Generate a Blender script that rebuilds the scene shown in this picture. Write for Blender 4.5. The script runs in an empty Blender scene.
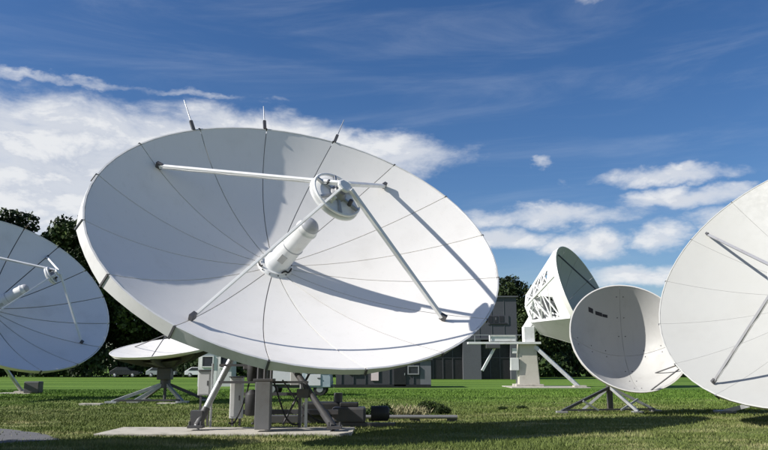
import bpy, bmesh, math, random
import numpy as np
from mathutils import Vector, Matrix

random.seed(7)
rng = np.random.default_rng(7)
scene = bpy.context.scene
col = scene.collection
R = math.radians

# ------------------------------------------------------------------ camera
cam_data = bpy.data.cameras.new("camera")
cam_data.sensor_width = 36.0
cam_data.lens = 36.0 * 738.0 / 768.0
cam_data.clip_end = 5000
cam = bpy.data.objects.new("camera", cam_data)
cam.location = (0, 0, 1.6)
cam.rotation_euler = (R(90) + math.atan(141.0 / 738.0), 0, 0)
col.objects.link(cam)
scene.camera = cam

# ------------------------------------------------------------------ light
SUN_AZ, SUN_EL = -74.0, 37.0          # azimuth from the camera's back (-y) towards +x
sdir = Vector((math.cos(R(SUN_EL)) * math.sin(R(SUN_AZ)),
               -math.cos(R(SUN_EL)) * math.cos(R(SUN_AZ)), math.sin(R(SUN_EL))))
sun_data = bpy.data.lights.new("sun", 'SUN')
sun_data.energy = 4.9
sun_data.angle = R(0.5)
sun_data.color = (1.0, 0.965, 0.91)
sun = bpy.data.objects.new("sun", sun_data)
sun.rotation_euler = sdir.to_track_quat('Z', 'Y').to_euler()
sun.location = (-30, -10, 40)
col.objects.link(sun)

scene.view_settings.view_transform = 'Standard'
scene.view_settings.look = 'None'
scene.view_settings.exposure = 0.3
scene.view_settings.gamma = 1.0
scene.view_settings.use_curve_mapping = False

# ------------------------------------------------------------------ sky
world = bpy.data.worlds.new("World")
scene.world = world
world.use_nodes = True
wn, wl = world.node_tree.nodes, world.node_tree.links
wn.clear()


def wmath(op, a, b=None, c=None, clamp=False):
    n = wn.new('ShaderNodeMath'); n.operation = op; n.use_clamp = clamp
    for i, v in enumerate((a, b, c)):
        if v is None: continue
        if isinstance(v, (int, float)): n.inputs[i].default_value = v
        else: wl.new(v, n.inputs[i])
    return n.outputs[0]


def wsmooth(v, lo, hi, t0=0.0, t1=1.0):
    n = wn.new('ShaderNodeMapRange'); n.interpolation_type = 'SMOOTHSTEP'
    wl.new(v, n.inputs[0])
    for i, x in enumerate((lo, hi, t0, t1)): n.inputs[1 + i].default_value = x
    return n.outputs[0]


def wcomb(x, y, z):
    n = wn.new('ShaderNodeCombineXYZ')
    for i, v in enumerate((x, y, z)):
        if isinstance(v, (int, float)): n.inputs[i].default_value = v
        else: wl.new(v, n.inputs[i])
    return n.outputs[0]


def wnoise(vec, scale, detail, rough=0.55, dist=0.0):
    n = wn.new('ShaderNodeTexNoise'); wl.new(vec, n.inputs['Vector'])
    n.inputs['Scale'].default_value = scale; n.inputs['Detail'].default_value = detail
    n.inputs['Roughness'].default_value = rough; n.inputs['Distortion'].default_value = dist
    return n.outputs[0]


def wmix(f, a, b):
    n = wn.new('ShaderNodeMix'); n.data_type = 'RGBA'
    if isinstance(f, (int, float)): n.inputs[0].default_value = f
    else: wl.new(f, n.inputs[0])
    for i, v in ((6, a), (7, b)):
        if isinstance(v, tuple): n.inputs[i].default_value = v
        else: wl.new(v, n.inputs[i])
    return n.outputs[2]


tc = wn.new('ShaderNodeTexCoord')
sep = wn.new('ShaderNodeSeparateXYZ'); wl.new(tc.outputs['Generated'], sep.inputs[0])
sx, sy, sz = sep.outputs
az = wmath('MULTIPLY', wmath('ARCTAN2', sx, sy), 57.29578)
el = wmath('MULTIPLY', wmath('ARCSINE', sz), 57.29578)
sky = wn.new('ShaderNodeTexSky'); sky.sky_type = 'NISHITA'; sky.sun_disc = False
sky.sun_elevation = R(SUN_EL); sky.sun_rotation = R(180 - SUN_AZ)
sky.altitude = 300; sky.air_density = 1.0; sky.dust_density = 1.0; sky.ozone_density = 3.0
hs = wn.new('ShaderNodeHueSaturation'); wl.new(sky.outputs[0], hs.inputs['Color'])
hs.inputs['Saturation'].default_value = 1.26; hs.inputs['Value'].default_value = 0.86; hs.inputs['Hue'].default_value = 0.508
skycol = hs.outputs[0]


# cumulus and stratus banks: (azimuth, elevation, half width, half height) in degrees
BANKS = [(-21.0, 15.0, 14.0, 3.6), (-26, 12.6, 10, 3.4), (-12.0, 16.6, 9.0, 2.4), (-4.0, 16.1, 9.0, 1.7), (-20.0, 20.2, 13.0, 0.39),
         (21.0, 13.7, 5.5, 0.75), (13.0, 11.2, 7.0, 0.85), (23.5, 12.0, 5.5, 0.75), (15.8, 9.0, 3.0, 1.15),
         (20.9, 9.3, 2.6, 1.1), (25.5, 10.4, 3.0, 0.9), (12.2, 15.2, 1.3, 0.5), (17.0, 26.8, 2.0, 0.5),
         (18.0, 6.5, 4.2, 0.8), (9.5, 9.6, 4.0, 0.9)]
mask = None
wv = wcomb(wmath('MULTIPLY', az, 0.5), wmath('MULTIPLY', el, 0.9), 5.5)
waz = wmath('ADD', az, wmath('MULTIPLY', wmath('SUBTRACT', wnoise(wv, 0.55, 5, 0.6), 0.5), 7.0))
wv2 = wcomb(wmath('MULTIPLY', az, 0.5), wmath('MULTIPLY', el, 0.9), 21.5)
wel = wmath('ADD', el, wmath('MULTIPLY', wmath('SUBTRACT', wnoise(wv2, 0.6, 5, 0.6), 0.5), 2.0))
for (a, e, ra, re) in BANKS:
    pk = 1.5 if (re > 1.6 and a < 5) else (0.38 if re < 0.4 else (0.30 if re < 0.6 else 1.0))
    dx = wmath('MULTIPLY', wmath('SUBTRACT', waz, a), 1.0 / ra)
    dy = wmath('MULTIPLY', wmath('SUBTRACT', wel, e), 1.0 / re)
    m = wmath('SUBTRACT', pk, wmath('ADD', wmath('MULTIPLY', dx, dx), wmath('MULTIPLY', dy, dy)))
    mask = m if mask is None else wmath('MAXIMUM', mask, m)
mask = wmath('MAXIMUM', mask, -1.2)
# broken cloud carries on round the unseen sky, made denser to neutralise ambient light
azel = wcomb(wmath('MULTIPLY', az, 0.5), el, 0.0)
big = wnoise(wcomb(wmath('MULTIPLY', az, 0.045), wmath('MULTIPLY', el, 0.11), 3.7), 1.0, 2)
around = wsmooth(wmath('ABSOLUTE', az), 29.0, 38.0)
lowband = wsmooth(el, 30.0, 4.0)
rest = wmath('SUBTRACT', wmath('MULTIPLY', wmath('MULTIPLY', big, lowband), 5.6), 2.2)
mask = wmath('MAXIMUM', mask, wmath('SUBTRACT', wmath('MULTIPLY', wmath('ADD', rest, 1.2), around), 1.2))


def density(dax, dely):
    v = wcomb(wmath('MULTIPLY', wmath('ADD', az, dax), 0.30), wmath('MULTIPLY', wmath('ADD', el, dely), 0.62), 1.3)
    f = wnoise(v, 0.62, 8, 0.60, 0.25)
    return f


d0 = density(0, 0)
d1 = density(-0.75, 0.85)
dens = wmath('ADD', mask, wmath('MULTIPLY', wmath('SUBTRACT', d0, 0.5), 3.4))
cover = wsmooth(dens, -0.45, 1.35)
light = wsmooth(wmath('SUBTRACT', d0, d1), -0.11, 0.10)
thick = wsmooth(dens, 0.4, 2.2)
# wisps of cirrus
wis = wnoise(wcomb(wmath('MULTIPLY', wmath('ADD', az, wmath('MULTIPLY', el, -0.9)), 0.055), wmath('MULTIPLY', el, 0.34), 9.1), 1.0, 7, 0.62, 0.6)
wisp = wmath('MULTIPLY', wsmooth(wis, 0.42, 0.90), 0.17)
shade = wmath('MAXIMUM', light, wmath('SUBTRACT', 0.85, thick))
ccol = wmix(shade, (4.5, 4.9, 5.7, 1), (6.9, 7.0, 7.15, 1))
c1 = wmix(wisp, skycol, (6.0, 6.5, 7.3, 1))
c2 = wmix(wmath('MULTIPLY', cover, 0.94), c1, ccol)
bg = wn.new('ShaderNodeBackground'); wl.new(c2, bg.inputs[0]); bg.inputs[1].default_value = 0.1
wo = wn.new('ShaderNodeOutputWorld'); wl.new(bg.outputs[0], wo.inputs[0])

# ------------------------------------------------------------------ materials
MATS = {}


def new_mat(name):
    m = bpy.data.materials.new(name); m.use_nodes = True
    nt = m.node_tree; nt.nodes.clear()
    b = nt.nodes.new('ShaderNodeBsdfPrincipled'); o = nt.nodes.new('ShaderNodeOutputMaterial')
    nt.links.new(b.outputs[0], o.inputs[0])
    MATS[name] = m
    return m, nt, b


def ramp_mix(nt, fac, a, b):
    n = nt.nodes.new('ShaderNodeMix'); n.data_type = 'RGBA'
    nt.links.new(fac, n.inputs[0])
    for i, v in ((6, a), (7, b)):
        if isinstance(v, tuple): n.inputs[i].default_value = (*v[:3], 1)
        else: nt.links.new(v, n.inputs[i])
    return n.outputs[2]


def mrange(nt, v, lo, hi, a=0.0, b=1.0):
    n = nt.nodes.new('ShaderNodeMapRange'); n.interpolation_type = 'SMOOTHSTEP'
    nt.links.new(v, n.inputs[0])
    for i, x in enumerate((lo, hi, a, b)): n.inputs[1 + i].default_value = x
    return n.outputs[0]


def noise(nt, scale, detail=4, rough=0.55, vec=None, stretch=None):
    if vec is None:
        g = nt.nodes.new('ShaderNodeNewGeometry'); vec = g.outputs['Position']
    if stretch:
        mp = nt.nodes.new('ShaderNodeMapping'); mp.inputs['Scale'].default_value = stretch
        nt.links.new(vec, mp.inputs[0]); vec = mp.outputs[0]
    n = nt.nodes.new('ShaderNodeTexNoise'); nt.links.new(vec, n.inputs['Vector'])
    n.inputs['Scale'].default_value = scale; n.inputs['Detail'].default_value = detail
    n.inputs['Roughness'].default_value = rough
    return n.outputs[0]


def paint(name, c, dirt, rough=0.45, metallic=0.0, amount=0.5, scale=1.3, streak=True, bump=0.0):
    m, nt, b = new_mat(name)
    f1 = mrange(nt, noise(nt, scale, 6, 0.62), 0.48, 0.78)
    out = ramp_mix(nt, f1, c, tuple(c[i] * (1 - amount) + dirt[i] * amount for i in range(3)))
    if streak:
        f2 = mrange(nt, noise(nt, 2.6, 4, 0.6, stretch=(3.5, 3.5, 0.28)), 0.55, 0.8, 0, 0.6)
        out = ramp_mix(nt, f2, out, tuple(c[i] * (1 - amount * .8) + dirt[i] * amount * .8 for i in range(3)))
    if name.startswith('dish'):
        oi = nt.nodes.new('ShaderNodeObjectInfo')
        out = ramp_mix(nt, mrange(nt, oi.outputs['Random'], 0.0, 1.0, 0.0, 0.30), out, tuple(c[i] * (1 - amount) + dirt[i] * amount for i in range(3)))
        sp = mrange(nt, noise(nt, 3.2, 7, 0.7), 0.66, 0.76, 0.0, 0.5)
        out = ramp_mix(nt, sp, out, tuple(.5 * c[i] + .5 * dirt[i] for i in range(3)))
    nt.links.new(out, b.inputs['Base Color'])
    r = mrange(nt, noise(nt, 5, 3), 0.3, 0.7, rough - 0.07, rough + 0.12)
    nt.links.new(r, b.inputs['Roughness'])
    b.inputs['Metallic'].default_value = metallic
    if bump:
        bp = nt.nodes.new('ShaderNodeBump'); bp.inputs['Strength'].default_value = bump
        bp.inputs['Distance'].default_value = 0.02
        nt.links.new(noise(nt, 30, 4), bp.inputs['Height']); nt.links.new(bp.outputs[0], b.inputs['Normal'])
    return m


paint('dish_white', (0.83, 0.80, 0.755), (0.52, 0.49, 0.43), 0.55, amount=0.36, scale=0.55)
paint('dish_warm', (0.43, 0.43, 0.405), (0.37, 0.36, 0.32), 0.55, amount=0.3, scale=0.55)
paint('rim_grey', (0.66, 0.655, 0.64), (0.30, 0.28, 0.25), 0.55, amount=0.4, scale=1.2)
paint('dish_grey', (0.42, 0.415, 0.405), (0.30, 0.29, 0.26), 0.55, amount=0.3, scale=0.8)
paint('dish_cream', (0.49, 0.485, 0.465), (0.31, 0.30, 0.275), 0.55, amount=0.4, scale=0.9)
paint('steel_white', (0.74, 0.74, 0.73), (0.42, 0.38, 0.32), 0.45, amount=0.4, scale=2.0)
paint('steel_grey', (0.30, 0.30, 0.31), (0.16, 0.13, 0.10), 0.45, amount=0.5, scale=2.5)
paint('galvanised', (0.46, 0.47, 0.48), (0.28, 0.26, 0.23), 0.38, metallic=0.55, amount=0.5, scale=4)
paint('steel_dark', (0.075, 0.075, 0.08), (0.12, 0.085, 0.06), 0.5, amount=0.6, scale=3)
paint('black_rubber', (0.02, 0.02, 0.021), (0.05, 0.048, 0.045), 0.6, amount=0.5, scale=4)
paint('feed_window', (0.38, 0.39, 0.42), (0.25, 0.25, 0.26), 0.35, amount=0.4, scale=3)
paint('cabinet_grey', (0.55, 0.55, 0.54), (0.33, 0.31, 0.28), 0.5, amount=0.4, scale=2.5)
paint('cabinet_dark', (0.17, 0.17, 0.175), (0.10, 0.09, 0.085), 0.5, amount=0.5, scale=2.5)
paint('pedestal_beige', (0.52, 0.49, 0.42), (0.32, 0.28, 0.22), 0.6, amount=0.5, scale=1.5)
paint('concrete', (0.46, 0.43, 0.37), (0.17, 0.155, 0.12), 0.85, amount=0.8, scale=2.4, streak=False, bump=0.4)
paint('asphalt', (0.11, 0.11, 0.115), (0.19, 0.18, 0.16), 0.9, amount=0.5, scale=2.2, streak=False, bump=0.6)
paint('facade', (0.075, 0.077, 0.092), (0.055, 0.055, 0.062), 0.7, amount=0.45, scale=0.5)
paint('facade_light', (0.105, 0.108, 0.12), (0.055, 0.055, 0.06), 0.7, amount=0.45, scale=0.6)
paint('facade_mid', (0.16, 0.162, 0.18), (0.10, 0.10, 0.11), 0.7, amount=0.45, scale=0.6)
paint('facade_dark', (0.055, 0.055, 0.062), (0.04, 0.04, 0.042), 0.7, amount=0.5, scale=0.6)
paint('door_dark', (0.012, 0.012, 0.014), (0.03, 0.03, 0.032), 0.5, amount=0.5, scale=0.6)
paint('cabin_white', (0.70, 0.70, 0.68), (0.45, 0.43, 0.4), 0.6, amount=0.4, scale=0.9)
paint('notice', (0.78, 0.62, 0.62), (0.8, 0.75, 0.72), 0.6, amount=0.6, scale=4, streak=False)
paint('mark_dark', (0.02, 0.02, 0.028), (0.05, 0.05, 0.055), 0.7, amount=0.4, scale=8, streak=False)
paint('car_silver', (0.42, 0.43, 0.45), (0.35, 0.35, 0.36), 0.25, metallic=0.5, amount=0.3)
paint('car_black', (0.02, 0.02, 0.024), (0.05, 0.05, 0.05), 0.25, amount=0.3)
paint('car_white', (0.75, 0.75, 0.75), (0.6, 0.6, 0.58), 0.3, amount=0.3)
paint('bark', (0.085, 0.06, 0.042), (0.03, 0.025, 0.02), 0.9, amount=0.7, scale=3, bump=0.5)
paint('rust_wood', (0.20, 0.19, 0.13), (0.10, 0.09, 0.06), 0.85, amount=0.6, scale=4)

leafless = paint('straw', (0.36, 0.33, 0.19), (0.22, 0.22, 0.10), 0.8, amount=0.6, scale=9, streak=False)
m, nt, b = new_mat('glass_dark')
b.inputs['Base Color'].default_value = (0.03, 0.035, 0.045, 1); b.inputs['Roughness'].default_value = 0.08
m, nt, b = new_mat('glass_pale')
nt.links.new(ramp_mix(nt, mrange(nt, noise(nt, 1.5), .3, .7), (0.34, 0.42, 0.46), (0.50, 0.58, 0.62)), b.inputs['Base Color'])
b.inputs['Roughness'].default_value = 0.12


def leaf_mat(name, dark, light):
    m, nt, b = new_mat(name)
    g = nt.nodes.new('ShaderNodeNewGeometry')
    f = g.outputs['Random Per Island']
    c = ramp_mix(nt, f, dark, light)
    c2 = ramp_mix(nt, mrange(nt, noise(nt, 0.35, 2), .35, .7), c, tuple(0.55 * dark[i] for i in range(3)))
    nt.links.new(c2, b.inputs['Base Color']); b.inputs['Roughness'].default_value = 0.6
    b.inputs['Specular IOR Level'].default_value = 0.2
    return m


leaf_mat('leaf_dark', (0.016, 0.030, 0.010), (0.065, 0.095, 0.030))
leaf_mat('leaf_mid', (0.028, 0.050, 0.015), (0.11, 0.15, 0.046))
leaf_mat('leaf_shrub', (0.02, 0.04, 0.012), (0.07, 0.11, 0.03))


def grass_colour(nt, island=False):
    """lush mown lawn beyond, dry thin grass round the near pads (position decides)."""
    g = nt.nodes.new('ShaderNodeNewGeometry')
    sepn = nt.nodes.new('ShaderNodeSeparateXYZ'); nt.links.new(g.outputs['Position'], sepn.inputs[0])
    y = sepn.outputs[1]
    n1 = noise(nt, 0.16, 5, 0.6)
    add = nt.nodes.new('ShaderNodeMath'); add.operation = 'MULTIPLY_ADD'
    nt.links.new(n1, add.inputs[0]); add.inputs[1].default_value = 26.0; nt.links.new(y, add.inputs[2])
    lush = mrange(nt, add.outputs[0], 37.0, 57.0)
    n2 = mrange(nt, noise(nt, 1.1, 6, 0.65, stretch=(0.4, 1, 1)), 0.46, 0.64)
    n3 = mrange(nt, noise(nt, 0.5, 4, 0.6, stretch=(0.35, 1, 1)), 0.42, 0.62)
    near = ramp_mix(nt, n2, (0.145, 0.178, 0.050), (0.40, 0.38, 0.18))
    near = ramp_mix(nt, n3, near, (0.145, 0.185, 0.048))
    stripe = mrange(nt, noise(nt, 0.22, 3, 0.6, stretch=(0.12, 1, 1)), 0.38, 0.62)
    far = ramp_mix(nt, stripe, (0.085, 0.170, 0.022), (0.150, 0.255, 0.040))
    c = ramp_mix(nt, lush, near, far)
    if island:
        c = ramp_mix(nt, mrange(nt, g.outputs['Random Per Island'], 0.0, 1.0, 0.0, 0.45), c, (0.07, 0.095, 0.022))
    return c


m, nt, b = new_mat('grass_ground')
c = grass_colour(nt)
c = ramp_mix(nt, mrange(nt, noise(nt, 7, 6, 0.7), 0.40, 0.64, 0.0, 0.5), c, (0.045, 0.055, 0.016))
nt.links.new(c, b.inputs['Base Color']); b.inputs['Roughness'].default_value = 0.9
b.inputs['Specular IOR Level'].default_value = 0.15
bp = nt.nodes.new('ShaderNodeBump'); bp.inputs['Strength'].default_value = 0.9; bp.inputs['Distance'].default_value = 0.05
nt.links.new(noise(nt, 9, 8, 0.7), bp.inputs['Height']); nt.links.new(bp.outputs[0], b.inputs['Normal'])
m, nt, b = new_mat('grass_blade')
nt.links.new(grass_colour(nt, True), b.inputs['Base Color']); b.inputs['Roughness'].default_value = 0.7
b.inputs['Specular IOR Level'].default_value = 0.15

# ------------------------------------------------------------------ helpers


def V(*a):
    return Vector(a[0]) if len(a) == 1 else Vector(a)


class MB:
    """collects shapes in world coordinates; build() links them as one mesh object."""

    def __init__(self):
        self.v, self.f, self.s = [], [], []

    def add(self, verts, faces, smooth=False):
        o = len(self.v)
        self.v += [Vector(p) for p in verts]
        self.f += [tuple(i + o for i in f) for f in faces]
        self.s += [smooth] * len(faces)
        return self

    def box(self, c, size, rz=0.0, axes=None, taper=1.0):
        c = Vector(c)
        if axes is None:
            ca, sa = math.cos(rz), math.sin(rz)
            axes = (Vector((ca, sa, 0)), Vector((-sa, ca, 0)), Vector((0, 0, 1)))
        vs = []
        for k in (-1, 1):
            t = taper if k == 1 else 1.0
            for (i, j) in ((-1, -1), (1, -1), (1, 1), (-1, 1)):
                vs.append(c + axes[0] * (i * size[0] / 2 * t) + axes[1] * (j * size[1] / 2 * t) + axes[2] * (k * size[2] / 2))
        return self.add(vs, [(3, 2, 1, 0), (4, 5, 6, 7), (0, 1, 5, 4), (1, 2, 6, 5), (2, 3, 7, 6), (3, 0, 4, 7)])

    def beam(self, p0, p1, w, h, ref=(0, 0, 1)):
        p0, p1 = Vector(p0), Vector(p1)
        d = (p1 - p0); L = d.length; d.normalize()
        s = d.cross(Vector(ref))
        if s.length < 1e-4: s = d.cross(Vector((1, 0, 0)))
        s.normalize(); t = s.cross(d).normalized()
        return self.box((p0 + p1) / 2, (w, h, L), axes=(s, t, d))

    def ibeam(self, p0, p1, w, h, ref, t=0.022):
        p0, p1 = Vector(p0), Vector(p1)
        d = (p1 - p0).normalized(); s = d.cross(Vector(ref)).normalized(); q = s.cross(d).normalized()
        L = (p1 - p0).length; c = (p0 + p1) / 2
        self.box(c + q * (h / 2), (w, t, L), axes=(s, q, d))
        self.box(c - q * (h / 2), (w, t, L), axes=(s, q, d))
        self.box(c, (t, h - t - 0.002, L - 0.004), axes=(s, q, d))
        return self

    def tube(self, p0, p1, r0, r1=None, seg=12, caps=True, smooth=True):
        p0, p1 = Vector(p0), Vector(p1)
        r1 = r0 if r1 is None else r1
        d = (p1 - p0).normalized()
        s = d.cross(Vector((0, 0, 1)))
        if s.length < 1e-3: s = Vector((1, 0, 0))
        s.normalize(); t = d.cross(s)
        vs = []
        for p, r in ((p0, r0), (p1, r1)):
            for i in range(seg):
                a = 2 * math.pi * i / seg
                vs.append(p + (s * math.cos(a) + t * math.sin(a)) * r)
        self.add(vs, [(i, (i + 1) % seg, seg + (i + 1) % seg, seg + i) for i in range(seg)], smooth)
        if caps: self.add(vs, [tuple(range(seg - 1, -1, -1)), tuple(range(seg, 2 * seg))])
        return self

    def lathe(self, base, axis, prof, seg=24, smooth=True, cap=True):
        """prof: list of (distance along axis, radius)."""
        base, d = Vector(base), Vector(axis).normalized()
        s = d.cross(Vector((0, 0, 1)))
        if s.length < 1e-3: s = Vector((1, 0, 0))
        s.normalize(); t = d.cross(s)
        vs, fs = [], []
        for (h, r) in prof:
            for i in range(seg):
                a = 2 * math.pi * i / seg
                vs.append(base + d * h + (s * math.cos(a) + t * math.sin(a)) * r)
        for k in range(len(prof) - 1):
            for i in range(seg):
                j = (i + 1) % seg
                fs.append((k * seg + i, k * seg + j, (k + 1) * seg + j, (k + 1) * seg + i))
        self.add(vs, fs, smooth)
        if cap:
            self.add(vs[:seg], [tuple(range(seg - 1, -1, -1))])
            self.add(vs[-seg:], [tuple(range(seg))])
        return self

    def ring(self, c, axis, r, tr, seg=28, ts=6):
        c, d = Vector(c), Vector(axis).normalized()
        s = d.cross(Vector((0, 0, 1)))
        if s.length < 1e-3: s = Vector((1, 0, 0))
        s.normalize(); t = d.cross(s)
        vs, fs = [], []
        for i in range(seg):
            a = 2 * math.pi * i / seg; e = s * math.cos(a) + t * math.sin(a)
            for k in range(ts):
                q = 2 * math.pi * k / ts
                vs.append(c + e * (r + tr * math.cos(q)) + d * (tr * math.sin(q)))
        for i in range(seg):
            for k in range(ts):
                fs.append((i * ts + k, ((i + 1) % seg) * ts + k, ((i + 1) % seg) * ts + (k + 1) % ts, i * ts + (k + 1) % ts))
        return self.add(vs, fs, True)

    def prism(self, pts, depth_vec):
        n = len(pts); pts = [Vector(p) for p in pts]; dv = Vector(depth_vec)
        vs = pts + [p + dv for p in pts]
        return self.add(vs, [tuple(range(n)), tuple(range(2 * n - 1, n - 1, -1))] +
                        [(i, n + i, n + (i + 1) % n, (i + 1) % n) for i in range(n)])

    def build(self, name, mat, parent=None, bevel=0.0, recalc=True):
        me = bpy.data.meshes.new(name)
        o = Vector((0, 0, 0))
        p = parent
        while p is not None:
            o += p.location; p = p.parent
        me.from_pydata([tuple(v - o) for v in self.v], [], self.f)
        me.polygons.foreach_set('use_smooth', self.s)
        if recalc:
            bm = bmesh.new(); bm.from_mesh(me)
            bmesh.ops.recalc_face_normals(bm, faces=bm.faces); bm.to_mesh(me); bm.free()
        me.materials.append(MATS[mat])
        ob = bpy.data.objects.new(name, me); col.objects.link(ob)
        if parent is not None: ob.parent = parent
        if bevel:
            md = ob.modifiers.new('bevel', 'BEVEL'); md.width = bevel; md.segments = 2; md.limit_method = 'ANGLE'
        return ob


def tag(o, label, cat, group=None):
    o['label'] = label; o['category'] = cat
    if group: o['group'] = group
    return o


def thing(name, label, cat, loc, group=None):
    o = bpy.data.objects.new(name, None); o.location = loc
    o.empty_display_size = 0.3
    col.objects.link(o)
    return tag(o, label, cat, group)


def structure(o):
    o['kind'] = 'structure'
    return o


# ------------------------------------------------------------------ ground
def make_ground():
    bm = bmesh.new()
    rings = [0, 8, 14, 20, 28, 40, 60, 90, 140, 240, 500, 1500]
    seg = 48; prev = None
    for r in rings:
        if r == 0:
            cur = [bm.verts.new((0, 30, 0))]
        else:
            cur = [bm.verts.new((r * math.cos(2 * math.pi * i / seg), 30 + r * math.sin(2 * math.pi * i / seg), 0)) for i in range(seg)]
        if prev is not None:
            for i in range(seg):
                j = (i + 1) % seg
                if len(prev) == 1: bm.faces.new((prev[0], cur[i], cur[j]))
                else: bm.faces.new((prev[i], cur[i], cur[j], prev[j]))
        prev = cur
    me = bpy.data.meshes.new('ground'); bm.to_mesh(me); bm.free(); me.materials.append(MATS['grass_ground'])
    o = bpy.data.objects.new('ground', me); col.objects.link(o)
    return structure(o)


make_ground()
PATH = [(-16, 15.2), (-8.3, 15.9), (-7.15, 16.9), (-8.2, 18.4), (-9.6, 19.6), (-10.8, 20.3), (-16, 21.2)]
structure(MB().add([(x, y, 0.004) for x, y in PATH], [tuple(range(len(PATH)))]).build('path', 'asphalt'))
PAD = (-6.75, 17.75, -0.75, 19.75)
FRONT_PADS = [PAD]


def pad(name, x0, y0, x1, y1, h, label):
    o = MB().box(((x0 + x1) / 2, (y0 + y1) / 2, h / 2 - 0.02), (x1 - x0, y1 - y0, h + 0.04)).build(name, 'concrete', bevel=0.015)
    FRONT_PADS.append((x0, y0, x1, y1))
    return structure(o)


pad('pavement', *PAD, 0.05, '')
pad('pavement', -22.6, 44.0, -20.6, 45.2, 0.05, '')
pad('pavement', -12.6, 31.3, -11.7, 31.7, 0.08, '')
pad('pavement', -9.7, 32.3, -8.9, 32.8, 0.05, '')
pad('pavement', 9.4, 55.5, 15.2, 60.2, 0.06, '')


def inside_poly(x, y, poly):
    c = np.zeros(x.shape, bool); n = len(poly)
    for i in range(n):
        x0, y0 = poly[i]; x1, y1 = poly[(i + 1) % n]
        t = ((y0 > y) != (y1 > y)) & (x < (x1 - x0) * (y - y0) / (y1 - y0 + 1e-9) + x0)
        c ^= t
    return c


def make_grass():
    n = 420000
    # denser near the camera
    y = 13.5 + (rng.random(n) ** 1.6) * 38.0
    x = (rng.random(n) * 2 - 1) * (y * 0.56 + 1.2)
    # clumping
    cl = np.sin(x * 1.7 + 2 * np.sin(y * 0.9)) * np.sin(y * 2.3 + 1.4 * np.sin(x * 1.1))
    keep = rng.random(n) < (0.65 + 0.35 * cl)
    for (x0, y0, x1, y1) in FRONT_PADS:
        jx, jy = .07 * np.sin(y * 8.3) + .05 * np.sin(y * 23), .05 * np.sin(x * 7.1) + .05 * np.sin(x * 19)
        keep &= ~((x > x0 + jx) & (x < x1 + jx) & (y > y0 + .02 + jy) & (y < y1 + jy))
    keep &= ~(inside_poly(x + .25 * np.sin(y * 7) * .3, y + .1 * np.sin(x * 9), PATH) & (rng.random(n) > .02))
    x, y = x[keep], y[keep]; n = len(x)
    far = np.clip((y - 14) / 30, 0, 1)
    h = (0.03 + 0.055 * rng.random(n) ** 2) * (1 + 0.35 * np.sin(x * .8) * np.sin(y * 1.3)) + 0.015 * far
    w = 0.006 + 0.014 * far + 0.005 * rng.random(n)
    a = rng.random(n) * np.pi * 2; la = rng.random(n) * np.pi * 2; lean = h * (0.2 + 0.7 * rng.random(n))
    co = np.zeros((n, 3, 3), np.float32)
    co[:, 0] = np.stack([x - w * np.cos(a), y - w * np.sin(a), np.zeros(n)], -1)
    co[:, 1] = np.stack([x + w * np.cos(a), y + w * np.sin(a), np.zeros(n)], -1)
    co[:, 2] = np.stack([x + lean * np.cos(la), y + lean * np.sin(la), h], -1)
    me = bpy.data.meshes.new('grass')
    me.vertices.add(n * 3); me.loops.add(n * 3); me.polygons.add(n)
    me.vertices.foreach_set('co', co.ravel())
    me.loops.foreach_set('vertex_index', np.arange(n * 3, dtype=np.int32))
    me.polygons.foreach_set('loop_start', np.arange(0, n * 3, 3, dtype=np.int32))
    me.polygons.foreach_set('loop_total', np.full(n, 3, np.int32))
    me.update(); me.materials.append(MATS['grass_blade'])
    o = bpy.data.objects.new('grass', me); col.objects.link(o)
    o['kind'] = 'stuff'; o['label'] = 'short patchy green and dry grass around the antenna pads'; o['category'] = 'grass'


make_grass()

# ------------------------------------------------------------------ dish antennas


class Dish:
    """paraboloid over a rim C + U x + W y (x2+y2 = 1) with its vertex at P0."""

    def __init__(self, C, U, W, P0):
        self.C, self.U, self.W, self.P0 = V(C), V(U), V(W), V(P0)
        self.A = self.C - self.P0
        self.n = self.U.cross(self.W).normalized()
        if self.n.dot(self.A) < 0: self.n = -self.n

    def p(self, r, a, off=0.0):
        x, y = r * math.cos(a), r * math.sin(a)
        q = self.C + self.U * x + self.W * y - self.A * (1 - r * r)
        if off:
            tr = self.U * math.cos(a) + self.W * math.sin(a) + self.A * (2 * r)
            ta = -self.U * math.sin(a) + self.W * math.cos(a)
            nn = tr.cross(ta).normalized()
            if nn.dot(self.n) < 0: nn = -nn
            q = q + nn * off
        return q

    def out(self, a):
        return (self.U * math.cos(a) + self.W * math.sin(a)).normalized()

    def size(self):
        return (self.U.length + self.W.length) / 2


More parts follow.
